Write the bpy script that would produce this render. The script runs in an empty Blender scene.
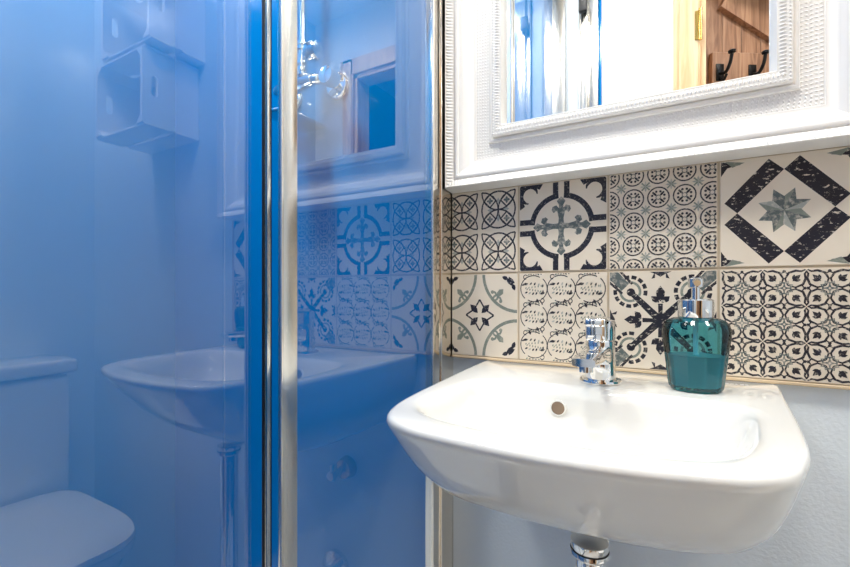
import bpy, bmesh, math, random
from mathutils import Vector, Matrix
random.seed(7)
PI = math.pi
COL = bpy.context.scene.collection

# ------------------------------------------------------------------ materials
def nt(name):
    m = bpy.data.materials.new(name); m.use_nodes = True
    n = m.node_tree; n.nodes.clear()
    out = n.nodes.new('ShaderNodeOutputMaterial')
    return m, n, out
def lin(c):
    return tuple(((v/255)/12.92 if v/255 <= .04045 else ((v/255+.055)/1.055)**2.4) for v in c) + (1,)
def pbr(name, rgb, rough=.4, metal=0., coat=0., bump=None, spec=.5, var=None):
    m, n, out = nt(name)
    b = n.nodes.new('ShaderNodeBsdfPrincipled')
    b.inputs['Base Color'].default_value = lin(rgb)
    b.inputs['Roughness'].default_value = rough
    b.inputs['Metallic'].default_value = metal
    b.inputs['Coat Weight'].default_value = coat
    b.inputs['Coat Roughness'].default_value = .03
    b.inputs['Specular IOR Level'].default_value = spec
    n.links.new(b.outputs[0], out.inputs[0])
    tc = n.nodes.new('ShaderNodeTexCoord')
    if bump:
        sc, st, dist = bump
        t = n.nodes.new('ShaderNodeTexNoise'); t.inputs['Scale'].default_value = sc
        t.inputs['Detail'].default_value = 3
        n.links.new(tc.outputs['Object'], t.inputs['Vector'])
        bp = n.nodes.new('ShaderNodeBump'); bp.inputs['Strength'].default_value = st
        bp.inputs['Distance'].default_value = dist
        n.links.new(t.outputs['Fac'], bp.inputs['Height']); n.links.new(bp.outputs[0], b.inputs['Normal'])
    if var:
        sc, rgb2, amt = var
        t = n.nodes.new('ShaderNodeTexNoise'); t.inputs['Scale'].default_value = sc
        t.inputs['Detail'].default_value = 4
        n.links.new(tc.outputs['Object'], t.inputs['Vector'])
        mx = n.nodes.new('ShaderNodeMix'); mx.data_type = 'RGBA'
        mr = n.nodes.new('ShaderNodeMapRange')
        mr.inputs['From Min'].default_value = .35; mr.inputs['From Max'].default_value = .7
        mr.inputs['To Max'].default_value = amt
        n.links.new(t.outputs['Fac'], mr.inputs['Value']); n.links.new(mr.outputs[0], mx.inputs['Factor'])
        mx.inputs['A'].default_value = lin(rgb); mx.inputs['B'].default_value = lin(rgb2)
        n.links.new(mx.outputs['Result'], b.inputs['Base Color'])
    return m

def ink(name, rgb, wear, scale, lo, hi, stretch=(1, 1, 1), rgb2=None):
    """printed glaze worn through to the cream tile by noise"""
    m, n, out = nt(name)
    b = n.nodes.new('ShaderNodeBsdfPrincipled'); b.inputs['Roughness'].default_value = .45
    n.links.new(b.outputs[0], out.inputs[0])
    tc = n.nodes.new('ShaderNodeTexCoord')
    mp = n.nodes.new('ShaderNodeMapping'); mp.inputs['Scale'].default_value = stretch
    n.links.new(tc.outputs['Object'], mp.inputs['Vector'])
    t = n.nodes.new('ShaderNodeTexNoise'); t.inputs['Scale'].default_value = scale
    t.inputs['Detail'].default_value = 6; t.inputs['Roughness'].default_value = .7
    n.links.new(mp.outputs[0], t.inputs['Vector'])
    mr = n.nodes.new('ShaderNodeMapRange'); mr.inputs['From Min'].default_value = lo
    mr.inputs['From Max'].default_value = hi; mr.inputs['To Max'].default_value = wear
    n.links.new(t.outputs['Fac'], mr.inputs['Value'])
    mx = n.nodes.new('ShaderNodeMix'); mx.data_type = 'RGBA'
    mx.inputs['A'].default_value = lin(rgb); mx.inputs['B'].default_value = lin(rgb2 or CREAM)
    n.links.new(mr.outputs[0], mx.inputs['Factor']); n.links.new(mx.outputs['Result'], b.inputs['Base Color'])
    return m

CREAM = (230, 218, 200)
M = {}
M['white_wall'] = pbr('white_wall', (232, 234, 236), .6, bump=(220, .25, .002))
M['pale_wall'] = pbr('pale_blue_wall_paint', (222, 230, 236), .55, bump=(190, .35, .002))
M['ceiling'] = pbr('ceiling_paint', (240, 240, 238), .7)
M['blue'] = pbr('blue_shower_panel', (0, 114, 178), .12, spec=.45, bump=(9, .04, .004))
M['ceramic'] = pbr('white_ceramic', (240, 238, 232), .09, coat=.4)
M['frame'] = pbr('white_frame_paint', (244, 241, 236), .3, coat=.15)
M['chrome'] = pbr('chrome', (235, 234, 232), .05, 1.)
M['alu'] = pbr('brushed_aluminium', (222, 218, 210), .24, 1.)
M['alu_polished'] = pbr('polished_aluminium', (232, 224, 212), .12, 1.)
M['black'] = pbr('black_rubber', (24, 24, 26), .5)
M['brass'] = pbr('brass', (205, 170, 95), .22, 1.)
M['iron'] = pbr('black_iron', (28, 26, 26), .4, .6)
M['cream'] = pbr('cream_tile_glaze', CREAM, .38, var=(22, (218, 205, 186), .6), bump=(60, .06, .001))
M['grout'] = pbr('beige_grout', (196, 180, 156), .8)
M['trim'] = pbr('tan_tile_edge', (206, 184, 152), .5)
M['navy'] = ink('navy_glaze', (18, 20, 38), .55, 260, .56, .7)
M['navy_worn'] = ink('worn_navy_glaze', (15, 17, 34), .9, 130, .575, .63, (1, 1, 1.8))
M['black_ink'] = ink('black_glaze', (30, 30, 42), .6, 320, .54, .68)
M['grey_ink'] = ink('grey_green_glaze', (124, 132, 122), .35, 120, .5, .7)
M['slate_ink'] = ink('slate_glaze', (88, 98, 98), .6, 140, .48, .68)
M['pale_ink'] = ink('pale_grey_glaze', (160, 163, 156), .6, 160, .48, .65)
M['floor'] = pbr('floor_tile', (226, 222, 214), .35, var=(6, (208, 204, 198), .8))
M['hall'] = pbr('hall_paint', (112, 90, 76), .8)

def wood(name, c1, c2):
    m, n, out = nt(name)
    b = n.nodes.new('ShaderNodeBsdfPrincipled'); b.inputs['Roughness'].default_value = .45
    n.links.new(b.outputs[0], out.inputs[0])
    tc = n.nodes.new('ShaderNodeTexCoord'); mp = n.nodes.new('ShaderNodeMapping')
    mp.inputs['Scale'].default_value = (14, 14, 1.3)
    n.links.new(tc.outputs['Object'], mp.inputs['Vector'])
    t = n.nodes.new('ShaderNodeTexNoise'); t.inputs['Scale'].default_value = 3; t.inputs['Detail'].default_value = 6
    t.inputs['Distortion'].default_value = 1.2
    n.links.new(mp.outputs[0], t.inputs['Vector'])
    cr = n.nodes.new('ShaderNodeValToRGB')
    cr.color_ramp.elements[0].position = .35; cr.color_ramp.elements[0].color = lin(c2)
    cr.color_ramp.elements[1].position = .62; cr.color_ramp.elements[1].color = lin(c1)
    n.links.new(t.outputs['Fac'], cr.inputs[0]); n.links.new(cr.outputs[0], b.inputs['Base Color'])
    return m
M['pine'] = wood('pine', (240, 208, 165), (222, 180, 132))
M['pine_door'] = wood('shaded_pine', (178, 134, 102), (128, 88, 62))  # door leaf pine, dim hallway shade put into the darker browns

def pane(name, refl):
    m, n, out = nt(name)
    tr = n.nodes.new('ShaderNodeBsdfTransparent'); tr.inputs[0].default_value = (.96, .985, .985, 1)
    gl = n.nodes.new('ShaderNodeBsdfGlossy'); gl.inputs['Roughness'].default_value = 0
    gl.inputs['Color'].default_value = (.97, .98, 1, 1)
    geo = n.nodes.new('ShaderNodeNewGeometry')
    lw = n.nodes.new('ShaderNodeFresnel'); lw.inputs['IOR'].default_value = 1.5
    add = n.nodes.new('ShaderNodeMath'); add.operation = 'ADD'; add.inputs[1].default_value = refl
    n.links.new(lw.outputs[0], add.inputs[0])
    inv = n.nodes.new('ShaderNodeMath'); inv.operation = 'SUBTRACT'; inv.inputs[0].default_value = 1
    n.links.new(geo.outputs['Backfacing'], inv.inputs[1])
    mul = n.nodes.new('ShaderNodeMath'); mul.operation = 'MULTIPLY'; mul.use_clamp = True
    n.links.new(add.outputs[0], mul.inputs[0]); n.links.new(inv.outputs[0], mul.inputs[1])
    mx = n.nodes.new('ShaderNodeMixShader')
    n.links.new(mul.outputs[0], mx.inputs[0]); n.links.new(tr.outputs[0], mx.inputs[1]); n.links.new(gl.outputs[0], mx.inputs[2])
    n.links.new(mx.outputs[0], out.inputs[0])
    return m
M['pane'] = pane('shower_glass', .105)
def simple_glass(name, rgb, rough=0., ior=1.45, lintuple=None):
    m, n, out = nt(name)
    g = n.nodes.new('ShaderNodeBsdfGlass'); g.inputs['Color'].default_value = lin(rgb)
    g.inputs['Roughness'].default_value = rough; g.inputs['IOR'].default_value = ior
    tr = n.nodes.new('ShaderNodeBsdfTransparent'); tr.inputs[0].default_value = lin(rgb)
    mx = n.nodes.new('ShaderNodeMixShader'); mx.inputs[0].default_value = .35
    n.links.new(g.outputs[0], mx.inputs[1]); n.links.new(tr.outputs[0], mx.inputs[2])
    n.links.new(mx.outputs[0], out.inputs[0])
    return m
def thin_glass(name, rgb):
    m, n, out = nt(name)
    tr = n.nodes.new('ShaderNodeBsdfTransparent'); tr.inputs[0].default_value = lin(rgb)
    gl = n.nodes.new('ShaderNodeBsdfGlossy'); gl.inputs['Roughness'].default_value = .01
    fr = n.nodes.new('ShaderNodeFresnel'); fr.inputs['IOR'].default_value = 1.5
    geo = n.nodes.new('ShaderNodeNewGeometry')
    # deeper colour where the wall is seen edge on
    lw = n.nodes.new('ShaderNodeLayerWeight'); lw.inputs['Blend'].default_value = .35
    mc = n.nodes.new('ShaderNodeMix'); mc.data_type = 'RGBA'
    mc.inputs['A'].default_value = lin(rgb); mc.inputs['B'].default_value = lin((92, 178, 188))
    n.links.new(lw.outputs['Facing'], mc.inputs['Factor']); n.links.new(mc.outputs['Result'], tr.inputs[0])
    mx = n.nodes.new('ShaderNodeMixShader')
    n.links.new(fr.outputs[0], mx.inputs[0]); n.links.new(tr.outputs[0], mx.inputs[1]); n.links.new(gl.outputs[0], mx.inputs[2])
    n.links.new(mx.outputs[0], out.inputs[0])
    return m
M['teal_glass'] = thin_glass('teal_glass', (150, 214, 222))
def liquid():
    m, n, out = nt('blue_soap')
    d = n.nodes.new('ShaderNodeBsdfPrincipled'); d.inputs['Base Color'].default_value = lin((175, 244, 250))
    d.inputs['Roughness'].default_value = .15
    tl = n.nodes.new('ShaderNodeBsdfTranslucent'); tl.inputs[0].default_value = lin((175, 244, 250))
    tr = n.nodes.new('ShaderNodeBsdfTransparent'); tr.inputs[0].default_value = lin((150, 230, 238))
    a = n.nodes.new('ShaderNodeMixShader'); a.inputs[0].default_value = .35
    n.links.new(d.outputs[0], a.inputs[1]); n.links.new(tl.outputs[0], a.inputs[2])
    b = n.nodes.new('ShaderNodeMixShader'); b.inputs[0].default_value = .08
    n.links.new(a.outputs[0], b.inputs[1]); n.links.new(tr.outputs[0], b.inputs[2])
    n.links.new(b.outputs[0], out.inputs[0]); return m
M['soap'] = liquid()
def mirror_mat():
    m, n, out = nt('silvered_mirror')
    g = n.nodes.new('ShaderNodeBsdfGlossy'); g.inputs['Roughness'].default_value = 0
    g.inputs['Color'].default_value = (.93, .94, .94, 1)
    n.links.new(g.outputs[0], out.inputs[0]); return m
M['mirror'] = mirror_mat()
def emis(name, s, c=(1, 1, 1, 1)):
    m, n, out = nt(name)
    e = n.nodes.new('ShaderNodeEmission'); e.inputs[0].default_value = c; e.inputs[1].default_value = s
    n.links.new(e.outputs[0], out.inputs[0]); return m
M['lamp'] = emis('lamp_diffuser', 14, (1, .97, .92, 1))

# ------------------------------------------------------------------ mesh helpers
def link(name, bm, mats, parent=None, smooth=True, angle=35, bevel=None):
    bmesh.ops.recalc_face_normals(bm, faces=bm.faces[:])
    me = bpy.data.meshes.new(name); bm.to_mesh(me); bm.free()
    if not isinstance(mats, (list, tuple)): mats = [mats]
    for x in mats: me.materials.append(x)
    o = bpy.data.objects.new(name, me); COL.objects.link(o)
    if parent: o.parent = parent
    if smooth:
        for p in me.polygons: p.use_smooth = True
        me.set_sharp_from_angle(angle=math.radians(angle))
    if bevel:
        md = o.modifiers.new('bevel', 'BEVEL'); md.width = bevel; md.segments = 3; md.limit_method = 'ANGLE'
    return o
def thing(name, label, cat, loc=(0, 0, 0), group=None, rz=0):
    o = bpy.data.objects.new(name, None); COL.objects.link(o)
    o.location = loc; o.rotation_euler = (0, 0, rz); o.empty_display_size = .05
    o['label'] = label; o['category'] = cat
    if group: o['group'] = group
    return o
def tag(o, label, cat):
    o['label'] = label; o['category'] = cat; return o
def struct(o): o['kind'] = 'structure'; return o
def box(bm, x0, x1, y0, y1, z0, z1, mi=0):
    v = [bm.verts.new((x, y, z)) for x in (x0, x1) for y in (y0, y1) for z in (z0, z1)]
    for f in ((0, 1, 3, 2), (4, 6, 7, 5), (0, 4, 5, 1), (2, 3, 7, 6), (0, 2, 6, 4), (1, 5, 7, 3)):
        fc = bm.faces.new([v[i] for i in f]); fc.material_index = mi
    return v
def rbox(bm, x0, x1, y0, y1, z0, z1, r=.003, seg=3):
    b2 = bmesh.new(); box(b2, x0, x1, y0, y1, z0, z1)
    bmesh.ops.bevel(b2, geom=b2.edges[:], offset=r, segments=seg, affect='EDGES', profile=.5)
    merge(bm, b2)
def merge(bm, b2, mat=None):
    if mat: b2.transform(mat)
    me = bpy.data.meshes.new('tmp'); b2.to_mesh(me); b2.free(); bm.from_mesh(me); bpy.data.meshes.remove(me)
def loft(bm, rings, cap0=True, cap1=True, closed=True):
    vs = [[bm.verts.new(p) for p in r] for r in rings]
    n = len(rings[0])
    for a, b in zip(vs[:-1], vs[1:]):
        for i in range(n if closed else n-1):
            j = (i+1) % n
            bm.faces.new((a[i], a[j], b[j], b[i]))
    if cap0: bm.faces.new(vs[0])
    if cap1: bm.faces.new(vs[-1][::-1])
    return vs
def lathe(bm, prof, c=(0, 0, 0), axis='Z', n=40, sx=1, sy=1, cap=True):
    rings = []
    for r, h in prof:
        ring = []
        for i in range(n):
            a = 2*PI*i/n; u, v = r*math.cos(a)*sx, r*math.sin(a)*sy
            p = {'Z': (u, v, h), 'Y': (u, h, v), 'X': (h, u, v)}[axis]
            ring.append((c[0]+p[0], c[1]+p[1], c[2]+p[2]))
        rings.append(ring)
    loft(bm, rings, cap, cap)
def tube(bm, pts, r, n=16):
    pts = [Vector(p) for p in pts]; rings = []
    up = Vector((0.3, .2, 1)).normalized()
    for i, p in enumerate(pts):
        t = (pts[min(i+1, len(pts)-1)]-pts[max(i-1, 0)]).normalized()
        a = t.cross(up)
        if a.length < .05: a = t.cross(Vector((1, 0, 0)))
        a.normalize(); b = t.cross(a)
        rr = r[i] if isinstance(r, (list, tuple)) else r
        rings.append([p+a*rr*math.cos(2*PI*k/n)+b*rr*math.sin(2*PI*k/n) for k in range(n)])
    loft(bm, rings)
def catmull(P, n, closed=False):
    out = []; L = len(P)
    rng = range(L if closed else L-1)
    for i in rng:
        g = (lambda k: P[k % L]) if closed else (lambda k: P[min(max(k, 0), L-1)])
        p0, p1, p2, p3 = g(i-1), g(i), g(i+1), g(i+2)
        for s in range(n):
            t = s/n
            out.append(tuple(.5*((2*b)+(-a+c)*t+(2*a-5*b+4*c-d)*t*t+(-a+3*b-3*c+d)*t**3) for a, b, c, d in zip(p0, p1, p2, p3)))
    if not closed: out.append(tuple(P[-1]))
    return out

# ------------------------------------------------------------------ room
RX, RY, CH = 1.32, -1.05, 2.45      # right wall X, rear wall Y, ceiling height
SL = -.9                            # shower left wall X
def slab(name, x0, x1, y0, y1, z0, z1, m):
    bm = bmesh.new(); box(bm, x0, x1, y0, y1, z0, z1); return struct(link(name, bm, m, smooth=False))
slab('floor', SL-.1, RX+.1, -2.9, .1, -.1, 0, M['floor'])
slab('ceiling', SL-.1, RX+.1, -2.9, .1, CH, CH+.1, M['ceiling'])
slab('wall_back', -.004, RX, 0, .1, 0, CH, M['pale_wall'])
slab('wall_shower_back', SL, -.004, 0, .1, 0, CH, M['blue'])
slab('wall_left', SL-.1, SL, RY, .1, 0, CH, M['blue'])
slab('wall_right', RX, RX+.1, RY, .1, 0, CH, M['pale_wall'])
DX0, DX1, DH = .452, 1.058, 2.125
bm = bmesh.new()
box(bm, 0.0, DX0, RY-.1, RY, 0, CH); box(bm, DX1, RX+.1, RY-.1, RY, 0, CH); box(bm, DX0, DX1, RY-.1, RY, DH, CH)
struct(link('wall_front', bm, M['white_wall'], smooth=False))
slab('wall_shower_front', SL-.1, 0.0, RY-.1, RY, 0, CH, M['blue'])
# hall beyond the door
bm = bmesh.new()
box(bm, -.3, RX+.1, -2.9, -2.8, 0, CH); box(bm, -.4, -.3, -2.9, RY-.1, 0, CH); box(bm, RX+.1, RX+.2, -2.9, RY-.1, 0, CH)
struct(link('wall_hall', bm, M['hall'], smooth=False))
# door with jamb, leaf, hinge
door = bpy.data.objects.new('door_1', None); COL.objects.link(door); struct(door)
bm = bmesh.new()
for s in (-1, 1):
    xe = DX0 if s < 0 else DX1
    a, b = sorted((xe, xe-s*.03)); box(bm, a, b, RY-.1, RY+.001, 0, DH)
    a, b = sorted((xe-s*.012, xe+s*(.068 if s < 0 else .055))); box(bm, a, b, RY+.001, RY+.018, 0, DH+.07)
    a, b = sorted((xe-s*.006, xe+s*.05)); box(bm, a, b, RY+.018, RY+.024, 0, DH+.055)
box(bm, DX0, DX1, RY-.1, RY+.001, DH-.03, DH); box(bm, DX0-.07, DX1+.07, RY+.001, RY+.018, DH-.01, DH+.07)
link('door_frame', bm, M['pine'], door, bevel=.002)
leafw = .51
leaf = bpy.data.objects.new('door_leaf', None)
def leaf_mesh():
    bm = bmesh.new()
    w = leafw/7
    for i in range(7):
        rbox(bm, i*w+.001, (i+1)*w-.001, -.032, -.012, .02, DH-.05, .002, 1)
    for z in (.25, 1.0, 1.72):
        rbox(bm, .02, leafw-.02, -.012, .010, z, z+.13, .003, 1)
    for z0, z1 in ((.38, 1.0), (1.13, 1.72), (1.85, 2.06)):
        b2 = bmesh.new(); L = math.hypot(leafw-.15, z1-z0); a = math.atan2(z1-z0, -(leafw-.15))
        box(b2, 0, L, -.012, .009, -.055, .055)
        merge(bm, b2, Matrix.Translation((leafw-.07, 0, z0))@Matrix.Rotation(-a, 4, 'Y'))
    return bm
lf = link('door_leaf', leaf_mesh(), M['pine_door'], door, smooth=False)
LM = Matrix.Translation((DX0+.032, RY-.062, 0))@Matrix.Rotation(math.radians(-32), 4, 'Z')
lf.matrix_local = LM
bm = bmesh.new()
for z in (.3, 1.86):
    rbox(bm, DX0-.004, DX0+.010, RY+.0245, RY+.027, z, z+.10, .001, 1)
    lathe(bm, [(.0055, z-.004), (.0055, z+.104)], (DX0+.012, RY+.030, 0), n=14)
link('hinge', bm, M['brass'], door)
# iron hooks on the door leaf
def hook(off, z, label):
    t = thing('coat_hook', label, 'hook', group='iron coat hooks on the pine door')
    t.matrix_world = LM@Matrix.Translation((off, .0105, z))
    bm = bmesh.new(); rbox(bm, -.014, .014, 0, .004, -.03, .03, .0015, 2); link('back_plate', bm, M['iron'], t)
    bm = bmesh.new()
    tube(bm, catmull([(0, .004, -.005), (0, .03, -.012), (0, .05, .01), (0, .058, .04)], 6), [.0055]*19, 12)
    lathe(bm, [(.002, -.004), (.011, 0), (.012, .006), (.003, .012)], (0, .058, .04), n=14)
    tube(bm, catmull([(0, .004, -.015), (0, .02, -.035), (0, .034, -.02)], 6), .0045, 12)
    link('hook_arm', bm, M['iron'], t)
hook(.045, 1.775, 'black iron coat hook on the pine door, nearest the hinge in the mirror')
hook(.165, 1.775, 'black iron coat hook on the pine door, farther from the hinge in the mirror')

# ------------------------------------------------------------------ tile backsplash
PX, PZ = .1454, .153
TX0, TZM = .1342-.1454, 1.0313     # left edge of column one, height of middle grout line
class Tile:
    def __init__(s, bm, cx, cz):
        s.bm, s.cx, s.cz = bm, cx, cz; s.hx = PX/2-.0016; s.hz = PZ/2-.0016; s.layer = 0
    def poly(s, pts, mi):
        s.layer += 1
        y = -.0084-.00000025*s.layer
        pts = clip(pts)
        if len(pts) < 3: return
        a = sum(p[0]*q[1]-q[0]*p[1] for p, q in zip(pts, pts[1:]+pts[:1]))
        if abs(a) < 1e-7: return
        if a < 0: pts = pts[::-1]
        vs = [s.bm.verts.new((s.cx+x*s.hx, y, s.cz+z*s.hz)) for x, z in pts]
        f = s.bm.faces.new(vs); f.material_index = mi
    def stroke(s, pts, w, mi, closed=False):
        if closed: pts = list(pts)+[pts[0]]
        P = [Vector(p) for p in pts]; L, R = [], []
        for i, p in enumerate(P):
            if closed: a, b = P[(i-1) if i else -2], P[i+1 if i < len(P)-1 else 1]
            else: a, b = P[max(i-1, 0)], P[min(i+1, len(P)-1)]
            t = (b-a)
            if t.length < 1e-9: t = Vector((1, 0))
            t.normalize(); nn = Vector((-t.y, t.x))
            ww = (w(i/(len(P)-1)) if callable(w) else w)/2
            L.append(tuple(p+nn*ww)); R.append(tuple(p-nn*ww))
        for i in range(len(P)-1): s.poly([L[i], L[i+1], R[i+1], R[i]], mi)
    def arc(s, c, r, a0, a1, w, mi, n=None):
        n = n or max(4, int(abs(a1-a0)/12*max(1, r*2.2))+2)
        s.stroke([(c[0]+r*math.cos(math.radians(a0+(a1-a0)*i/n)), c[1]+r*math.sin(math.radians(a0+(a1-a0)*i/n))) for i in range(n+1)], w, mi)
    def disk(s, c, r, mi, n=12):
        s.poly([(c[0]+r*math.cos(2*PI*i/n), c[1]+r*math.sin(2*PI*i/n)) for i in range(n)], mi)
    def leaf(s, c, a, l, w, mi):
        """pointed leaf from c in direction a (deg)"""
        ca, sa = math.cos(math.radians(a)), math.sin(math.radians(a))
        pts = [(0, 0), (.3, .42), (.62, .5), (1, 0), (.62, -.5), (.3, -.42)]
        s.poly([(c[0]+x*l*ca-y*w*sa, c[1]+x*l*sa+y*w*ca) for x, y in pts], mi)
    def shape(s, pts, a, mi, c=(0, 0), sc=1):
        ca, sa = math.cos(math.radians(a)), math.sin(math.radians(a))
        s.poly([(c[0]+sc*(x*ca-y*sa), c[1]+sc*(x*sa+y*ca)) for x, y in pts], mi)
def clip(pts):
    for ax, sg in ((0, 1), (0, -1), (1, 1), (1, -1)):
        out = []
        for p, q in zip(pts, pts[1:]+pts[:1]):
            pi, qi = p[ax]*sg <= .985, q[ax]*sg <= .985
            if pi: out.append(p)
            if pi != qi:
                t = (.985*sg-p[ax])/(q[ax]-p[ax]); out.append((p[0]+(q[0]-p[0])*t, p[1]+(q[1]-p[1])*t))
        pts = out
        if len(pts) < 3: return []
    return pts
def xf(cx, cz, k, T):
    """sub-tile drawing: returns functions mapping into cell"""
    return lambda p: (cx+p[0]*k, cz+p[1]*k)
NAVY, WORN, BLK, GRY, SLT, PAL = 2, 3, 4, 5, 6, 7
def fleur(T, c, a, k, mi):
    ca, sa = math.cos(math.radians(a)), math.sin(math.radians(a))
    g = lambda x, y: (c[0]+k*(x*ca-y*sa), c[1]+k*(x*sa+y*ca))
    T.leaf(g(.05, 0), a, .85*k, .55*k, mi)
    T.disk(g(.30, 0), .24*k, mi, 12)
    for s in (1, -1):
        T.stroke([g(-.05, .05*s), g(.10, .34*s), g(.0, .58*s)], .2*k, mi)
        T.disk(g(-.08, .60*s), .17*k, mi, 10)
def t_overlap(T):
    for sx in (-.5, .5):
        for sz in (-.5, .5):
            k = .44
            g = lambda x, z: (sx+x*k, sz+z*k)
            for i in range(24):
                a0, a1 = 2*PI*i/24, 2*PI*(i+1)/24
                T.stroke([g(math.cos(a0), math.sin(a0)), g(math.cos(a1), math.sin(a1))], .04, BLK)
            for ex, ez in ((1, 0), (-1, 0), (0, 1), (0, -1)):
                st = math.degrees(math.atan2(-ez, -ex))
                pts = [g(ex+math.cos(math.radians(st+d)), ez+math.sin(math.radians(st+d))) for d in range(-90, 91, 15)]
                T.stroke(pts, .036, BLK)
            for qx in (-.5, .5):
                for qz in (-.5, .5):
                    c = g(qx, qz); r = .36*k
                    T.stroke([(c[0]+r, c[1]), (c[0], c[1]+r), (c[0]-r, c[1]), (c[0], c[1]-r)], .05, BLK, True)
                    for a in (45, 135, 225, 315): T.leaf(c, a-45, .2*k, .14*k, SLT)
            for a in (0, 90, 180, 270):
                ca, sa = math.cos(math.radians(a)), math.sin(math.radians(a))
                T.leaf(g(.30*ca, .30*sa), a, .36*k, .16*k, PAL)
def t_medallion(T):
    for a in (0, 90, 180, 270):
        R = lambda pts: [tuple((x*math.cos(math.radians(a))-y*math.sin(math.radians(a)), x*math.sin(math.radians(a))+y*math.cos(math.radians(a)))) for x, y in pts]
        T.poly(R([(.065, .70), (.19, .66), (.19, .99), (.065, .99)]), NAVY)
        T.poly(R([(.70, .065), (.66, .19), (.99, .19), (.99, .065)]), NAVY)
        n = 12
        arc = []
        for i in range(n+1):
            t = math.radians(5+80*i/n); arc.append((math.cos(t), math.sin(t)))
        for p, q in zip(arc[:-1], arc[1:]):
            T.poly(R([(p[0]*.625, p[1]*.625), (q[0]*.625, q[1]*.625), (q[0]*.745, q[1]*.745), (p[0]*.745, p[1]*.745)]), NAVY)
        # corner claws around a round hole
        hc = (.735, .735)
        for i in range(14):
            t0, t1 = math.radians(-78+246*i/14), math.radians(-78+246*(i+1)/14)
            def w(t):
                f = abs((math.degrees(t)-45)/123); return .19+.14*(1-f)+.0
            T.poly(R([(hc[0]+.165*math.cos(t0), hc[1]+.165*math.sin(t0)), (hc[0]+.165*math.cos(t1), hc[1]+.165*math.sin(t1)),
                      (hc[0]+w(t1)*1.02*math.cos(t1), hc[1]+w(t1)*1.02*math.sin(t1)), (hc[0]+w(t0)*1.02*math.cos(t0), hc[1]+w(t0)*1.02*math.sin(t0))]), NAVY)
        T.poly(R([(.42, .99), (.50, .86), (.60, .90), (.56, .80), (.72, .93), (.9, .99)]), NAVY)
        T.poly(R([(.99, .42), (.86, .50), (.90, .60), (.80, .56), (.93, .72), (.99, .9)]), NAVY)
        # arm of the central cross fleury
        T.poly(R([(0, 0), (.07, .0), (.055, .18), (.09, .34), (.0, .40), (-.09, .34), (-.055, .18), (-.07, 0)]), SLT)
        T.poly(R([(0, .66), (.1, .56), (.05, .47), (.05, .38), (-.05, .38), (-.05, .47), (-.1, .56)]), SLT)
        for s in (1, -1):
            T.poly(R([(0, .30), (.12*s, .34), (.17*s, .30), (.22*s, .36), (.20*s, .44), (.11*s, .47), (.06*s, .41), (0, .42)]), SLT)
        T.poly(R([(0, 0), (.15, 0), (.07, .07), (0, .15)]), SLT)
def t_circles(T):
    p = .478
    for i in range(-3, 4):
        for j in range(-3, 4):
            c = (i*p-.04, j*p-.04)
            T.arc(c, .20, 0, 360, .027, BLK, 20)
            for a in (45, 135, 225, 315):
                u = (math.cos(math.radians(a)), math.sin(math.radians(a)))
                T.leaf((c[0]+u[0]*.03, c[1]+u[1]*.03), a, .12, .045, BLK)
                T.disk((c[0]+u[0]*.135, c[1]+u[1]*.135), .022, BLK, 6)
                for d in (-26, 26):
                    v = (math.cos(math.radians(a+d)), math.sin(math.radians(a+d)))
                    T.disk((c[0]+v[0]*.12, c[1]+v[1]*.12), .026, BLK, 6)
            T.arc(c, .045, 0, 360, .018, SLT, 8)
            q = (c[0]+p/2, c[1]+p/2)
            for a in (0, 90, 180, 270): T.leaf(q, a, .11, .035, PAL)
            for a in (45, 135, 225, 315):
                T.leaf(q, a, .10, .032, GRY)
                T.disk((q[0]+.09*math.cos(math.radians(a)), q[1]+.09*math.sin(math.radians(a))), .02, GRY, 6)
def t_diamond(T):
    for sx in (1, -1):
        for sz in (1, -1):
            T.poly([(.93*sx, .2*sz), (.23*sx, .95*sz), (0, .735*sz), (.72*sx, 0)], WORN)
            T.poly([(sx*.99, sz*.99), (sx*.99, sz*.70), (sx*.88, sz*.86), (sx*.66, sz*.90)], WORN)
            T.poly([(sx*.92, sz*.99), (sx*.60, sz*.93), (sx*.80, sz*.86)], GRY)
    for k in range(8):
        a = 22.5+45*k
        for s, mi in ((1, GRY if k % 2 else SLT), (-1, SLT if k % 3 else PAL)):
            T.shape([(0, 0), (.22, .105*s*1.0), (.42, 0)], a, mi)
def t_vinequarter(T):
    for a in (0, 90, 180, 270):
        R = lambda x, y: (x*math.cos(math.radians(a))-y*math.sin(math.radians(a)), x*math.sin(math.radians(a))+y*math.cos(math.radians(a)))
        pts = [R(1-.89*math.cos(math.radians(t)), 1-.89*math.sin(math.radians(t))) for t in range(0, 91, 6)]
        T.stroke(pts, .075, GRY)
        c = R(.40, .40)
        T.stroke([R(.37, .33), R(.47, .40), R(.50, .50)], .05, GRY)
        T.stroke([R(.33, .37), R(.40, .47), R(.50, .50)], .05, GRY)
        fleur(T, R(.47, .47), a+45, .26, GRY)
        
        T.leaf(R(.78, .93), a-70, .24, .14, NAVY); T.leaf(R(.93, .78), a+160, .24, .14, NAVY)
        T.leaf(R(.93, .60), a+110, .18, .1, NAVY); T.leaf(R(.60, .93), a-20, .18, .1, NAVY)
        # centre star
        T.stroke([R(.0, .38), R(.13, .17), R(.13, .13), R(.17, .13), R(.38, 0)], .04, NAVY)
        T.leaf(R(.05, .05), a+45, .30, .15, NAVY)
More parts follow.
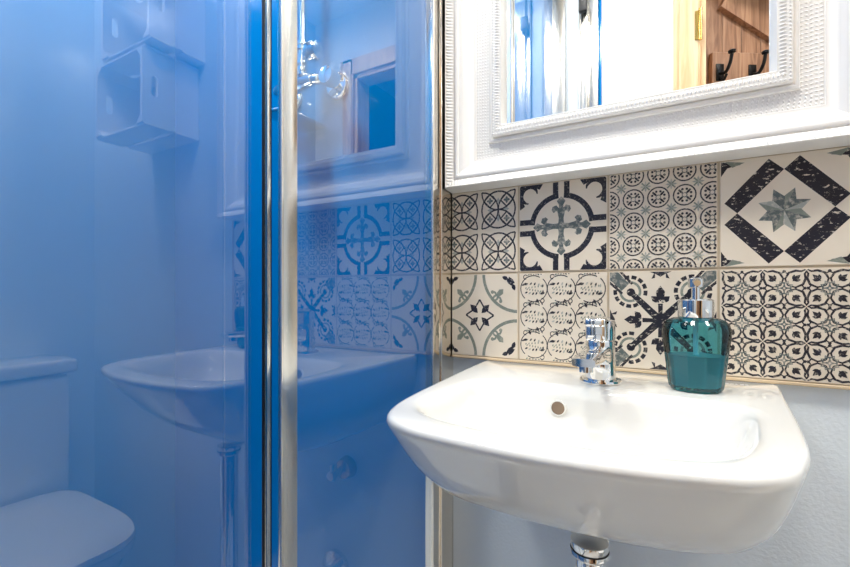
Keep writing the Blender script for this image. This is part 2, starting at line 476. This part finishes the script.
def t_vines(T):
    p = .645
    for i in (-1, 0, 1):
        for j in (-1, 0, 1):
            c = (i*p, j*p)
            T.stroke([(c[0]+.31*math.cos(math.radians(t))-.01, c[1]+.30*math.sin(math.radians(t))) for t in range(60, 235, 12)], .022, BLK)
            T.stroke([(c[0]+.31*math.cos(math.radians(t))+.01, c[1]+.30*math.sin(math.radians(t))) for t in range(-120, 55, 12)], .022, BLK)
            T.arc((c[0]-.2, c[1]+.27), .05, 30, 290, .02, BLK); T.arc((c[0]+.2, c[1]-.27), .05, 210, 470, .02, BLK)
            for s in (1, -1):
                for k in range(6):
                    t = -.22+.088*k
                    T.leaf((c[0]+t, c[1]+s*(.15-.012*abs(k-2.5)**1.4)), (205 if s > 0 else 25)+12*k, .085, .04, PAL if (k+i) % 3 == 0 else BLK)
                    T.leaf((c[0]+t*.8, c[1]+s*(.04+.01*k)), (240 if s > 0 else 60)+8*k, .06, .028, GRY)
                    T.leaf((c[0]+t*.75+.02, c[1]+s*(.30+.012*(k % 2))), (75 if s > 0 else 255)+k*14-30, .07, .035, BLK if k % 2 else GRY)
                T.leaf((c[0]-.27*s, c[1]+.09*s), 15 if s > 0 else 195, .13, .055, BLK)
                T.leaf((c[0]+.12*s, c[1]+.31*s), 115 if s > 0 else 295, .12, .06, BLK)
def t_cross(T):
    for a in (45, 135, 225, 315):
        u = (math.cos(math.radians(a)), math.sin(math.radians(a))); v = (-u[1], u[0])
        g = lambda x, y: (u[0]*x+v[0]*y, u[1]*x+v[1]*y)
        T.poly([g(0, -.075), g(.78, -.055), g(.86, 0), g(.78, .055), g(0, .075)], WORN)
        T.disk(g(.80, 0), .085, WORN, 10)
        for k in range(12):
            t = 20+k*27
            if t > 335: continue
            T.arc(g(.82, 0), .30, a+t-180+10, a+t-180+29, .075, WORN if k % 2 else BLK, 3)
        T.arc(g(.82, 0), .195, a+200, a+520, .05, GRY, 18)
        T.poly([g(.95, -.10), g(1.5, -.13), g(1.5, .13), g(.95, .10)], SLT)
        T.stroke([g(.9, -.14), g(1.5, -.17)], .05, BLK); T.stroke([g(.9, .14), g(1.5, .17)], .05, BLK)
    for a in (0, 90, 180, 270):
        u = (math.cos(math.radians(a)), math.sin(math.radians(a))); v = (-u[1], u[0])
        g = lambda x, y: (u[0]*x+v[0]*y, u[1]*x+v[1]*y)
        T.poly([g(.0, -.035), g(.34, -.045), g(.34, .045), g(0, .035)], WORN)
        T.leaf(g(.38, 0), a, .32, .17, WORN)
        for s in (1, -1): T.leaf(g(.36, .02*s), a+s*50, .2, .12, WORN)
        T.poly([g(.99, -.22), g(.94, -.1), g(.88, 0), g(.94, .1), g(.99, .22)], BLK)
        T.poly([g(.99, -.1), g(.84, -.17), g(.86, -.1)], BLK); T.poly([g(.99, .1), g(.84, .17), g(.86, .1)], BLK)
def t_lace(T):
    p = .645
    for i in (-1, 0, 1):
        for j in (-1, 0, 1):
            c = (i*p, j*p)
            for a in (45, 135, 225, 315):
                u = (math.cos(math.radians(a)), math.sin(math.radians(a))); v = (-u[1], u[0])
                g = lambda x, y: (c[0]+u[0]*x+v[0]*y, c[1]+u[1]*x+v[1]*y)
                for s in (1, -1):
                    T.stroke([g(.07, .0), g(.13, .11*s), g(.24, .145*s), (g(.34, .10*s)), g(.39, .03*s), g(.45, .015*s)],
                             lambda t: .018+.022*math.sin(t*PI), BLK)
                    T.stroke([g(.02, .0), g(.06, .07*s), g(.13, .04*s), g(.09, 0)], .02, SLT)
                    T.leaf(g(.19, .0), a+38*s, .11, .055, BLK)
                T.leaf(g(.17, 0), a, .17, .065, BLK)
            T.arc(c, .10, 0, 360, .02, SLT, 12)
            for a in (0, 90, 180, 270):
                u = (math.cos(math.radians(a)), math.sin(math.radians(a)))
                T.disk((c[0]+u[0]*.30, c[1]+u[1]*.30), .028, BLK, 6)
                T.stroke([(c[0]+u[0]*.26-u[1]*.05, c[1]+u[1]*.26+u[0]*.05), (c[0]+u[0]*.29, c[1]+u[1]*.29), (c[0]+u[0]*.26+u[1]*.05, c[1]+u[1]*.26-u[0]*.05)], .022, BLK)
splash = thing('tile_backsplash', 'backsplash of black, navy and cream patchwork pattern tiles above the sink', 'tiles')
bm = bmesh.new()
grid = [[t_vinequarter, t_vines, t_cross, t_lace], [t_overlap, t_medallion, t_circles, t_diamond]]
for r_, row in enumerate(grid):
    for c_, fn in enumerate(row):
        cx = TX0+PX*(c_+.5); cz = TZM+PZ*(r_-.5)
        hx, hz = PX/2-.0016, PZ/2-.0016
        b2 = bmesh.new(); box(b2, cx-hx, cx+hx, -.0084, -.001, cz-hz, cz+hz)
        bmesh.ops.bevel(b2, geom=b2.edges[:], offset=.0008, segments=2, affect='EDGES')
        merge(bm, b2)
        fn(Tile(bm, cx, cz))
bmesh.ops.bisect_plane(bm, geom=bm.verts[:]+bm.edges[:]+bm.faces[:], plane_co=(.0056, 0, 0), plane_no=(-1, 0, 0), clear_outer=True)
me = bpy.data.meshes.new('patterned_tiles'); bm.to_mesh(me); bm.free()
for k in ('cream', 'cream', 'navy', 'navy_worn', 'black_ink', 'grey_ink', 'slate_ink', 'pale_ink'): me.materials.append(M[k])
o = bpy.data.objects.new('patterned_tiles', me); COL.objects.link(o); o.parent = splash
XR = TX0+4*PX
bm = bmesh.new(); box(bm, .0056, XR, -.0068, -.0002, TZM-PZ, TZM+PZ); link('grout_bed', bm, M['grout'], splash, smooth=False)
bm = bmesh.new(); rbox(bm, .0056, XR+.005, -.0095, -.0002, TZM-PZ-.0045, TZM-PZ+.0002, .001, 1)
rbox(bm, XR, XR+.005, -.0095, -.0002, TZM-PZ, TZM+PZ, .001, 1); link('edge_trim', bm, M['trim'], splash)

# ------------------------------------------------------------------ framed mirror
FX0, FX1, FZ0, FZ1 = .0052, .590, 1.1835, 1.98
mir = thing('wall_mirror', 'wall mirror in a deep white ornate frame above the tiles', 'mirror')
def rect(s): return [(FX0+s, FZ0+s), (FX1-s, FZ0+s), (FX1-s, FZ1-s), (FX0+s, FZ1-s)]
def frame_profile(bm, prof):
    vs = []
    for s, t in prof: vs.append([bm.verts.new((x, -t, z)) for x, z in rect(s)])
    for a, b in zip(vs[:-1], vs[1:]):
        for i in range(4):
            j = (i+1) % 4; bm.faces.new((a[i], a[j], b[j], b[i]))
def along(s, pitch):
    """points along the four sides of the frame at inset s"""
    R = rect(s)
    for i in range(4):
        p, q = Vector(R[i]), Vector(R[(i+1) % 4]); L = (q-p).length; n = int(L/pitch); d = (q-p)/L
        for k in range(n+1):
            c = p+d*(L/n)*k; yield c, d
def bead(bm, s, t, pitch, rl, rw, h, skew=0., tilt=0.):
    for c, d in along(s, pitch):
        nrm = Vector((-d.y, d.x))
        d2 = (d+nrm*skew).normalized(); n2 = Vector((-d2.y, d2.x)) if skew == 0 else nrm
        ring = [(math.cos(a), math.sin(a)) for a in [2*PI*i/8 for i in range(8)]]
        v0 = [bm.verts.new((c.x+d2.x*u*rl+n2.x*w*rw, -t+tilt*w*rw, c.y+d2.y*u*rl+n2.y*w*rw)) for u, w in ring]
        v1 = [bm.verts.new((c.x+(d2.x*u*rl+n2.x*w*rw)*.65, -t-h*.7+tilt*w*rw*.65, c.y+(d2.y*u*rl+n2.y*w*rw)*.65)) for u, w in ring]
        top = bm.verts.new((c.x, -t-h, c.y))
        for i in range(8):
            j = (i+1) % 8
            bm.faces.new((v0[i], v0[j], v1[j], v1[i])); bm.faces.new((v1[i], v1[j], top))
bm = bmesh.new()
frame_profile(bm, [(0, .0003), (.002, .040), (.003, .0445), (.0042, .0458), (.018, .037), (.0183, .0385), (.0205, .0398), (.024, .0395), (.0262, .0378),
                   (.0266, .0352), (.0290, .0350), (.034, .0315), (.040, .0262), (.046, .0215), (.050, .0198), (.053, .0203), (.054, .018), (.079, .018), (.079, .0004)])
bead(bm, .0110, .0412, .0058, .0024, .0068, .0026, .25, .64)
for k in range(5):
    bead(bm, .0565+k*.005, .0178, .0056, .0019, .0022, .0009, .5 if k % 2 else -.5)
link('outer_frame', bm, M['frame'], mir, angle=40)
bm = bmesh.new()
frame_profile(bm, [(.0785, .001), (.0785, .0205), (.0795, .0225), (.083, .0235), (.0855, .022), (.0862, .0205), (.0870, .0205), (.0870, .0290), (.0878, .0302),
                   (.0925, .0312), (.1020, .0292), (.1035, .0300), (.1055, .027), (.108, .020), (.109, .015), (.109, .010)])
bead(bm, .0902, .0302, .0050, .0018, .0017, .0018)
bead(bm, .0974, .0300, .0050, .0020, .0042, .0022, .35, .2)
link('inner_frame', bm, M['frame'], mir, angle=40)
bm = bmesh.new(); a = .1075
v = [bm.verts.new((x, -.0136, z)) for x, z in rect(a)]; bm.faces.new(v)
v = [bm.verts.new((x, -.0096, z)) for x, z in rect(a)]; bm.faces.new(v[::-1])
link('mirror_glass', bm, M['mirror'], mir, smooth=False)

# ------------------------------------------------------------------ sink
SKX, SZ = .284, .873
sink = thing('sink', 'white ceramic wall-hung sink with rounded square bowl', 'sink', (0, 0, 0))
outer = [(.072, -.004), (.0745, -.10), (.080, -.21), (.087, -.30), (.096, -.352), (.113, -.385), (.150, -.404), (.20, -.4105), (.26, -.4125), (.316, -.408), (.37, -.397),
         (.412, -.381), (.438, -.358), (.452, -.325), (.462, -.285), (.473, -.20), (.484, -.09), (.493, -.004)]
inner = [(.148, -.158), (.122, -.180), (.115, -.23), (.114, -.30), (.130, -.345), (.180, -.367), (.27, -.373), (.35, -.367), (.40, -.345), (.425, -.295), (.437, -.235), (.440, -.185), (.420, -.158),
         (.36, -.152), (.28, -.152), (.20, -.153)]
oc = catmull(outer, 10)+[(.493-(.421)*i/30, -.0005) for i in range(31)]
ic = catmull(inner, 10, True)
CC = (.280, -.215)
def radial(poly, n=160):
    out = []
    for k in range(n):
        a = 2*PI*(k+.5)/n; dx, dy = math.cos(a), math.sin(a); best = None
        for p, q in zip(poly, poly[1:]+poly[:1]):
            ex, ey = q[0]-p[0], q[1]-p[1]; den = dx*ey-dy*ex
            if abs(den) < 1e-12: continue
            wx, wy = p[0]-CC[0], p[1]-CC[1]
            t = (wx*ey-wy*ex)/den; u = (wx*dy-wy*dx)/den
            if t > 0 and -1e-6 <= u <= 1+1e-6 and (best is None or t > best): best = t
        out.append((CC[0]+dx*best, CC[1]+dy*best))
    return out
O, I = radial(oc), radial(ic)
def inset(R, d):
    out = []
    for x, y in R:
        vx, vy = CC[0]-x, CC[1]-y; L = math.hypot(vx, vy); out.append((x+vx/L*d, min(y+vy/L*d, -.0005)))
    return out
def lay(R, z): return [(x, y, z) for x, y in R]
def scal(R, s, cx, cy): return [(cx+(x-cx)*s, cy+(y-cy)*s) for x, y in R]
def under(sx, sy, z): return [(SKX+(x-SKX)*sx, min(y*sy, -.0005), z) for x, y in O]
rings = []
for z, sx, sy in ((.7185, .03, .05), (.719, .22, .22), (.7215, .42, .35), (.727, .60, .48), (.7355, .71, .59), (.750, .80, .69), (.775, .895, .795), (.800, .955, .862), (.815, .972, .895), (.830, .985, .927), (.842, .992, .952), (.852, .996, .973), (.860, .999, .990)):
    rings.append(under(sx, sy, z))
rings += [lay(O, .866), lay(inset(O, .001), .8705), lay(inset(O, .0035), .8727), lay(inset(O, .007), .8733),
          lay(inset(I, -.012), .8728), lay(inset(I, -.006), .8722), lay(inset(I, -.001), .8705), lay(inset(I, .004), .866), lay(inset(I, .010), .856),
          lay(scal(I, .90, .280, -.245), .840), lay(scal(I, .83, .280, -.245), .824), lay(scal(I, .72, .280, -.24), .812), lay(scal(I, .55, .28, -.235), .805), lay(scal(I, .32, .28, -.23), .802), lay(scal(I, .10, .28, -.23), .801)]
bm = bmesh.new(); loft(bm, rings)
link('basin', bm, M['ceramic'], sink, angle=70)
# overflow hole ring and drain grate
bm = bmesh.new()
oh = Matrix.Translation((.2348, -.1635, .8445))@Matrix.Rotation(math.radians(84), 4, 'X')
b2 = bmesh.new(); lathe(b2, [(.0085, .0012), (.0098, .0012), (.0104, -.0005), (.0104, -.008), (.0085, -.008)], n=24, cap=False); merge(bm, b2, oh)
ohole = link('overflow_ring', bm, M['ceramic'], sink)
bm = bmesh.new(); b2 = bmesh.new(); lathe(b2, [(.0087, .0002), (.0087, -.006)], n=24); merge(bm, b2, oh)
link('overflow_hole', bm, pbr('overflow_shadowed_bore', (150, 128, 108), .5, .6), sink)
bm = bmesh.new(); lathe(bm, [(.030, .8015), (.030, .8045), (.024, .805), (.022, .8035), (.004, .803)], (.28, -.23, 0)); link('drain_ring', bm, M['chrome'], sink)
bm = bmesh.new()
for k, w in enumerate((.004, .003, .0035, .002, .004, .003)):
    box(bm, .425+k*.0055, .425+k*.0055+w, -.0352, -.0318, .87325, .87345)
link('maker_mark', bm, pbr('faint_grey_print', (190, 190, 192), .4), sink, smooth=False)

# drain trap under the sink
trap = thing('drain_trap', 'chrome drain pipe with collar hanging under the sink', 'pipe')
DXP, DYP = .284, -.232
bm = bmesh.new(); lathe(bm, [(.0150, .36), (.0150, .708)], (DXP, DYP, 0), n=36); link('pipe', bm, M['chrome'], trap)
bm = bmesh.new(); lathe(bm, [(.0152, .700), (.0185, .7012), (.0205, .704), (.0205, .7085), (.0198, .7095), (.0205, .7105), (.0205, .7185), (.016, .7195)], (DXP, DYP, 0), n=36); link('collar', bm, M['chrome'], trap)
bm = bmesh.new(); lathe(bm, [(.0208, .7088), (.0208, .7102)], (DXP, DYP, 0), n=36); link('gasket', bm, M['black'], trap)
bm = bmesh.new(); lathe(bm, [(.020, .30), (.034, .305), (.036, .32), (.036, .40), (.030, .412), (.018, .414)], (DXP, DYP, 0), n=36); link('bottle_trap', bm, M['chrome'], trap)
bm = bmesh.new(); tube(bm, [(DXP, DYP+.03, .385), (DXP, -.012, .385)], .016); lathe(bm, [(.017, -.014), (.034, -.010), (.035, -.0005)], (DXP, 0, .385), 'Y'); link('wall_outlet', bm, M['chrome'], trap)
valve = thing('stop_valve', 'small brass stop valve on the wall beneath the sink', 'valve')
bm = bmesh.new(); lathe(bm, [(.010, -.024), (.020, -.020), (.023, -.008), (.024, -.0005)], (.252, 0, .612), 'Y', 28); link('wall_rosette', bm, M['brass'], valve)
bm = bmesh.new(); tube(bm, [(.252, -.018, .612), (.252, -.06, .612)], .009); tube(bm, [(.252, -.05, .60), (.252, -.05, .635)], .007); link('valve_body', bm, M['chrome'], valve)

# ------------------------------------------------------------------ faucet
fx, fy = .2795, -.104
fau = thing('faucet', 'chrome single-lever faucet standing on the sink ledge', 'faucet', (fx, fy, .8733))
bm = bmesh.new(); lathe(bm, [(.0265, 0), (.0272, .002), (.0265, .0045), (.022, .0055)], sx=1, sy=1.05, n=44); link('base_flange', bm, M['chrome'], fau)
bm = bmesh.new(); lathe(bm, [(.0205, .004), (.0205, .02), (.0195, .034), (.019, .050), (.019, .056), (.0180, .058)], n=44); link('body', bm, M['chrome'], fau)
bm = bmesh.new()
rings = []
for t, hw, z0, z1 in ((0, .016, .020, .052), (.03, .0155, .030, .052), (.06, .0145, .037, .0515), (.118, .0145, .040, .052), (.142, .0125, .042, .051)):
    ring = []
    for k in range(24):
        a = 2*PI*k/24; ca, sa = math.cos(a), math.sin(a)
        e = .45
        ring.append((hw*math.copysign(abs(ca)**e, ca), -t, (z0+z1)/2+(z1-z0)/2*math.copysign(abs(sa)**e, sa)))
    rings.append(ring)
loft(bm, rings); sp = link('spout', bm, M['chrome'], fau)
bm = bmesh.new(); lathe(bm, [(.008, .034), (.008, .042)], (0, -.124, 0), n=20); link('aerator', bm, M['chrome'], sp)
bm = bmesh.new(); lathe(bm, [(.0175, .058), (.0195, .0595), (.0195, .083), (.0182, .0855), (.012, .0865)], n=44); link('cartridge_cap', bm, M['chrome'], fau)
bm = bmesh.new()
rbox(bm, -.0125, .0125, -.052, .004, .0795, .0905, .003); rbox(bm, -.0125, .0125, -.044, -.012, .060, .0885, .003)
link('lever', bm, M['chrome'], fau)

# ------------------------------------------------------------------ soap dispenser
bx, by = .3925, -.098
soap = thing('soap_dispenser', 'teal faceted glass soap dispenser with chrome pump, on the sink ledge', 'soap dispenser', (bx, by, .8735))
prof = [(.0, .0275), (.003, .030), (.010, .0315), (.03, .0335), (.05, .0360), (.066, .0378), (.076, .0380), (.084, .0360), (.089, .0315), (.0915, .025), (.092, .0185)]
def fring(r, z, facet):
    out = []
    for k in range(72):
        a = 2*PI*k/72+.2
        n = 10; w = PI/n
        poly = math.cos(w)/math.cos(((a) % (2*w))-w)
        out.append((r*math.cos(a)*(1+(poly-1)*facet), r*math.sin(a)*(1+(poly-1)*facet)*.86, z))
    return out
def bprof(off, z0):
    R = []
    for z, r in prof:
        f = 1 if z < .055 else max(0, 1-(z-.055)/.015)
        R.append(fring(r-off, max(z, z0), f))
    return R
bm = bmesh.new()
outerR = bprof(0, 0)
vs = loft(bm, outerR, True, False)
link('bottle', bm, M['teal_glass'], soap, angle=25)
bm = bmesh.new(); R = []
for z in (.0056, .01, .02, .03, .040, .0445):
    r = .031
    for (za, ra), (zb, rb) in zip(prof[:-1], prof[1:]):
        if za <= z <= zb: r = ra+(rb-ra)*(z-za)/(zb-za)
    R.append(fring(r-.0036, z, 1))
loft(bm, R); link('soap_liquid', bm, M['soap'], soap, angle=25)
bm = bmesh.new(); lathe(bm, [(.0192, .0915), (.0198, .093), (.0198, .114), (.0185, .1155), (.006, .1158)], n=40); link('collar', bm, M['chrome'], soap)
pump = bmesh.new(); lathe(pump, [(.0048, .115), (.0048, .130), (.0085, .131), (.0088, .141), (.0075, .1425)], n=28)
tube(pump, [(0, 0, .137), (0, -.02, .1375), (.0, -.032, .1355)], [.0052, .0045, .0038]); link('pump_head', pump, M['chrome'], soap)
bm = bmesh.new(); tube(bm, [(0, 0, .008), (0, 0, .115)], .0028); link('dip_tube', bm, pbr('clear_white_plastic', (225, 235, 235), .4), soap)

# ------------------------------------------------------------------ shower enclosure
enc = thing('shower_enclosure', 'framed glass shower screen with silver posts beside the sink', 'shower screen')
H0, H1 = .06, 2.2
def part(name, m, x0, x1, y0, y1, z0=H0, z1=H1, bev=.0008, parent=None):
    bm = bmesh.new(); rbox(bm, x0, x1, y0, y1, z0, z1, bev, 2); return link(name, bm, m, parent or enc)
def panel(y0, y1, xf):
    bm = bmesh.new(); box(bm, xf-.006, xf, y0, y1, H0, H1); return link('glass_panel', bm, M['pane'], enc, smooth=False)
panel(-.4035, -.072, 0.0)
panel(-1.032, -.435, -.028)
part('wall_profile', M['alu_polished'], -.014, .0045, -.049, -.0005)
part('wall_profile', M['alu_polished'], -.014, .0025, -.078, -.0497)
part('post', M['alu'], -.004, 0.0005, -.4175, -.3965)
part('post_edge', M['alu_polished'], -.0045, 0.002, -.4205, -.4178)
part('rubber_seal', M['black'], -.0315, -.028, -.4188, -.4172)
part('sliding_profile', M['alu_polished'], -.0315, -.028, -.4170, -.4088)
part('rubber_seal', M['black'], -.0315, -.028, -.4086, -.4072)
part('wall_profile', M['alu'], -.036, .012, RY+.0005, -1.033)
bm = bmesh.new(); box(bm, .0125, .066, RY+.0005, RY+.0045, H0, H1); link('backing_strip', bm, M['pale_wall'], enc, smooth=False)
part('side_profile', M['alu'], .067, .085, RY+.0005, RY+.022)
part('side_profile', M['alu'], .0855, .098, RY+.0005, RY+.034)
part('side_profile', M['alu'], .0985, .135, RY+.0005, RY+.016)
part('side_profile', M['blue'], .1355, .147, RY+.0005, RY+.010)
part('top_rail', M['alu'], -.045, .012, RY+.001, -.0005, H1, H1+.035)
part('bottom_rail', M['alu'], -.045, .012, RY+.001, -.0005, H0-.03, H0)
bm = bmesh.new(); box(bm, -.0282, -.0268, -.4685, -.467, H0, H1); link('glass_edge_strip', bm, pane('edge_strip', .06), enc, smooth=False)
bm = bmesh.new(); rbox(bm, .07, .10, RY+.035, RY+.055, 2.06, 2.11, .004); link('door_roller', bm, M['black'], enc)
tray = bmesh.new(); rbox(tray, SL+.001, .03, RY+.001, -.001, .0005, .028, .004); tag(link('shower_tray', tray, M['ceramic']), 'white shower tray on the floor behind the glass screen', 'shower tray')

# ------------------------------------------------------------------ shower mixer
mx_ = thing('shower_mixer', 'chrome bar shower mixer with riser pipe on the blue wall', 'shower mixer')
mz = 1.452
sw = lambda x, z, s: None
BX = (-.280, -.42)
for i, x in enumerate(BX):
    bm = bmesh.new(); lathe(bm, [(.031, -.0003), (.031, -.003), (.027, -.009), (.014, -.012)], (x, 0, mz+.005), 'Y', 36); link('escutcheon', bm, M['chrome'], mx_)
    bm = bmesh.new(); tube(bm, catmull([(x, -.008, mz+.005), (x, -.035, mz+.004), (x-.010*(1 if i == 0 else -1), -.055, mz), (x-.03*(1 if i == 0 else -1), -.060, mz)], 6), .0115); link('elbow', bm, M['chrome'], mx_)
bm = bmesh.new(); lathe(bm, [(.012, BX[1]+.02), (.0145, BX[1]+.03), (.019, BX[1]+.05), (.019, BX[0]-.05), (.0145, BX[0]-.03), (.012, BX[0]-.02)], (0, -.060, mz), 'X', 32); link('bar', bm, M['chrome'], mx_)
bm = bmesh.new(); lathe(bm, [(.004, -.085), (.017, -.082), (.0185, -.06), (.016, -.052)], (-.246, 0, mz-.012), 'Y', 28)
link('inlet_cap', bm, M['chrome'], mx_)
RXX = -.330
bm = bmesh.new(); lathe(bm, [(.0085, mz+.015), (.0085, 2.1)], (RXX, -.060, 0), n=24)
for z in (mz+.022, mz+.036, mz+.068, mz+.078): lathe(bm, [(.010, z), (.0125, z+.001), (.0125, z+.008), (.010, z+.009)], (RXX, -.060, 0), n=24)
link('riser_pipe', bm, M['chrome'], mx_)
bm = bmesh.new(); lathe(bm, [(.009, 0), (.013, .006), (.019, .012), (.020, .028), (.017, .036), (.005, .039)], (RXX+.014, -.066, mz+.055), 'X', 32); link('diverter_knob', bm, M['chrome'], mx_)
bm = bmesh.new(); rbox(bm, RXX-.05, RXX+.02, -.13, -.005, mz-.085, mz-.078, .003); link('soap_shelf', bm, M['chrome'], mx_)

# ------------------------------------------------------------------ crate shelves (seen in the glass)
def crate(x0, w, z0, h, dp, label):
    t = thing('crate_shelf', label, 'shelf', (x0, 0, z0), 'white crates hung as shelves on the tiled wall')
    th = .010
    for nm, xa in (('end_panel', 0), ('end_panel', w-th)):
        bm = bmesh.new()
        n = 24; cy, cz, ry, rz = -dp*.80, h*.52, .008, .027
        # end panel with a slot handle: outline and slot bridged in two faces per side
        for xx in (xa, xa+th):
            o1 = [bm.verts.new((xx, y, z)) for y, z in ((-.001, 0), (-dp, 0), (-dp, h), (-.001, h))]
            sl = [bm.verts.new((xx, cy+math.cos(a)*ry, cz+(rz-ry)*(1 if math.sin(a) > 0 else -1)+math.sin(a)*ry)) for a in [2*PI*(k+.5)/16 for k in range(16)]]
            e1 = [bm.edges.new((o1[i], o1[(i+1) % 4])) for i in range(4)]
            e2 = [bm.edges.new((sl[i], sl[(i+1) % 16])) for i in range(16)]
            bmesh.ops.triangle_fill(bm, use_beauty=True, edges=e1+e2)
            if xx == xa: O1, S1 = o1, sl
        for A, B in ((O1, o1), (S1, sl)):
            for i in range(len(A)):
                j = (i+1) % len(A); bm.faces.new((A[i], A[j], B[j], B[i]))
        link(nm, bm, M['frame'], t, smooth=False)
    for k in range(2):
        bm = bmesh.new(); y1 = -.002-k*dp*.52
        rbox(bm, -.004, w+.004, y1-dp*.44, y1, -.006, 0, .001, 1); link('bottom_slat', bm, M['frame'], t)
        bm = bmesh.new(); rbox(bm, -.004, w+.004, y1-dp*.44, y1, h, h+.006, .001, 1); link('top_slat', bm, M['frame'], t)
        bm = bmesh.new(); z1 = h*.08+k*h*.5; rbox(bm, th, w-th, -.008, -.002, z1, z1+h*.38, .001, 1); link('back_slat', bm, M['frame'], t)
    for xa in (th, w-th):
        sg = 1 if xa == th else -1
        for za in (0, h):
            q = 1 if za == 0 else -1
            bm = bmesh.new()
            pr = [(xa, za), (xa+sg*.022, za), (xa, za+q*.022)]
            vs = [[bm.verts.new((x, y, z)) for x, z in pr] for y in (-dp+.001, -.01)]
            for i in range(3):
                j = (i+1) % 3; bm.faces.new((vs[0][i], vs[0][j], vs[1][j], vs[1][i]))
            bm.faces.new(vs[0]); bm.faces.new(vs[1][::-1])
            link('corner_block', bm, M['frame'], t, smooth=False)
crate(.730, .235, 1.425, .190, .15, 'white slatted crate shelf reflected in the glass, lower of the two')
crate(.700, .235, 1.634, .190, .15, 'white slatted crate shelf reflected in the glass, upper of the two')

# ------------------------------------------------------------------ toilet (seen in the glass)
toi = thing('toilet', 'white toilet with cistern and closed lid, reflected in the shower glass', 'toilet', (0, 0, 0))
TY = -.325
def seatring(x0, x1, hw, z, e=.42, n=64):
    out = []; cx = (x0+x1)/2; hl = (x1-x0)/2
    for k in range(n):
        a = 2*PI*k/n; ca, sa = math.cos(a), math.sin(a)
        ee = e if ca > 0 else .62
        out.append((cx+hl*math.copysign(abs(ca)**ee, ca), TY+hw*math.copysign(abs(sa)**e, sa)*(1-.10*(1-ca)/2), z))
    return out
bm = bmesh.new(); rbox(bm, 1.13, RX-.005, TY-.185, TY+.185, .40, .755, .018, 4); link('cistern', bm, M['ceramic'], toi)
bm = bmesh.new(); rbox(bm, 1.115, RX-.003, TY-.198, TY+.198, .757, .798, .012, 4); link('cistern_lid', bm, M['ceramic'], toi)
bm = bmesh.new(); lathe(bm, [(.02, .798), (.02, .804), (.006, .806)], (1.21, TY, 0), n=28); link('flush_button', bm, M['chrome'], toi)
LX0, LX1 = .655, 1.115
bm = bmesh.new(); loft(bm, [seatring(LX0, LX1, .178, .412), seatring(LX0-.003, LX1, .181, .418), seatring(LX0, LX1, .178, .428), seatring(LX0+.015, LX1-.01, .165, .432), seatring(LX0+.1, LX1-.1, .08, .434)]); link('seat_lid', bm, M['ceramic'], toi)
bm = bmesh.new(); loft(bm, [seatring(LX0, LX1, .176, .392), seatring(LX0-.002, LX1, .179, .400), seatring(LX0, LX1, .176, .410)]); link('seat', bm, M['ceramic'], toi)
bm = bmesh.new(); loft(bm, [seatring(.80, 1.26, .10, .0015), seatring(.80, 1.26, .10, .06), seatring(.79, 1.26, .10, .16), seatring(.72, 1.26, .135, .28), seatring(.675, 1.25, .165, .36), seatring(.668, 1.24, .17, .391)]); link('bowl', bm, M['ceramic'], toi)

# ------------------------------------------------------------------ lights
def downlight(x, y, power, size, label, spread=150):
    t = thing('ceiling_light', label, 'ceiling light', (x, y, CH), 'round downlights in the ceiling')
    bm = bmesh.new(); lathe(bm, [(size/2, -.0005), (size/2+.018, -.0005), (size/2+.018, -.006), (size/2, -.010)], n=40, cap=False); link('trim_ring', bm, M['frame'], t)
    bm = bmesh.new(); lathe(bm, [(size/2-.001, -.0008), (size/2-.001, -.004)], n=40); link('diffuser', bm, M['lamp'], t)
    L = bpy.data.lights.new('downlight_lamp', 'AREA'); L.shape = 'DISK'; L.size = size; L.energy = power; L.color = (1, .955, .89)
    L.spread = math.radians(spread)
    o = bpy.data.objects.new('downlight_lamp', L); COL.objects.link(o); o.parent = t; o.location = (0, 0, -.012)
downlight(.22, -.52, 5.8, .26, 'round white downlight in the ceiling above the sink', 165)
downlight(1.12, -.50, 7, .26, 'round white downlight in the ceiling near the door and right wall', 165)
downlight(-.45, -.60, 16, .26, 'round white downlight in the ceiling inside the shower', 165)

w = bpy.data.worlds.new('world'); bpy.context.scene.world = w; w.use_nodes = True
w.node_tree.nodes['Background'].inputs[0].default_value = (.9, .95, 1, 1); w.node_tree.nodes['Background'].inputs[1].default_value = .3

# ------------------------------------------------------------------ camera
TH = .5091860080415735; F = 429.88370520409353
cam = bpy.data.cameras.new('camera'); co = bpy.data.objects.new('camera', cam); COL.objects.link(co)
co.location = (.3582994, -.7458240, 1.0); co.rotation_euler = (PI/2, 0, TH)
cam.sensor_width = 36; cam.lens = F/850*36; cam.shift_y = 7/850; cam.clip_start = .01
sc = bpy.context.scene; sc.camera = co
sc.view_settings.view_transform = 'Standard'; sc.view_settings.look = 'None'
sc.view_settings.exposure = .25; sc.view_settings.gamma = 1; sc.view_settings.use_curve_mapping = False
sc.cycles.max_bounces = 16; sc.cycles.diffuse_bounces = 8; sc.cycles.glossy_bounces = 10
sc.cycles.transmission_bounces = 12; sc.cycles.transparent_max_bounces = 24
sc.cycles.caustics_reflective = False; sc.cycles.caustics_refractive = False
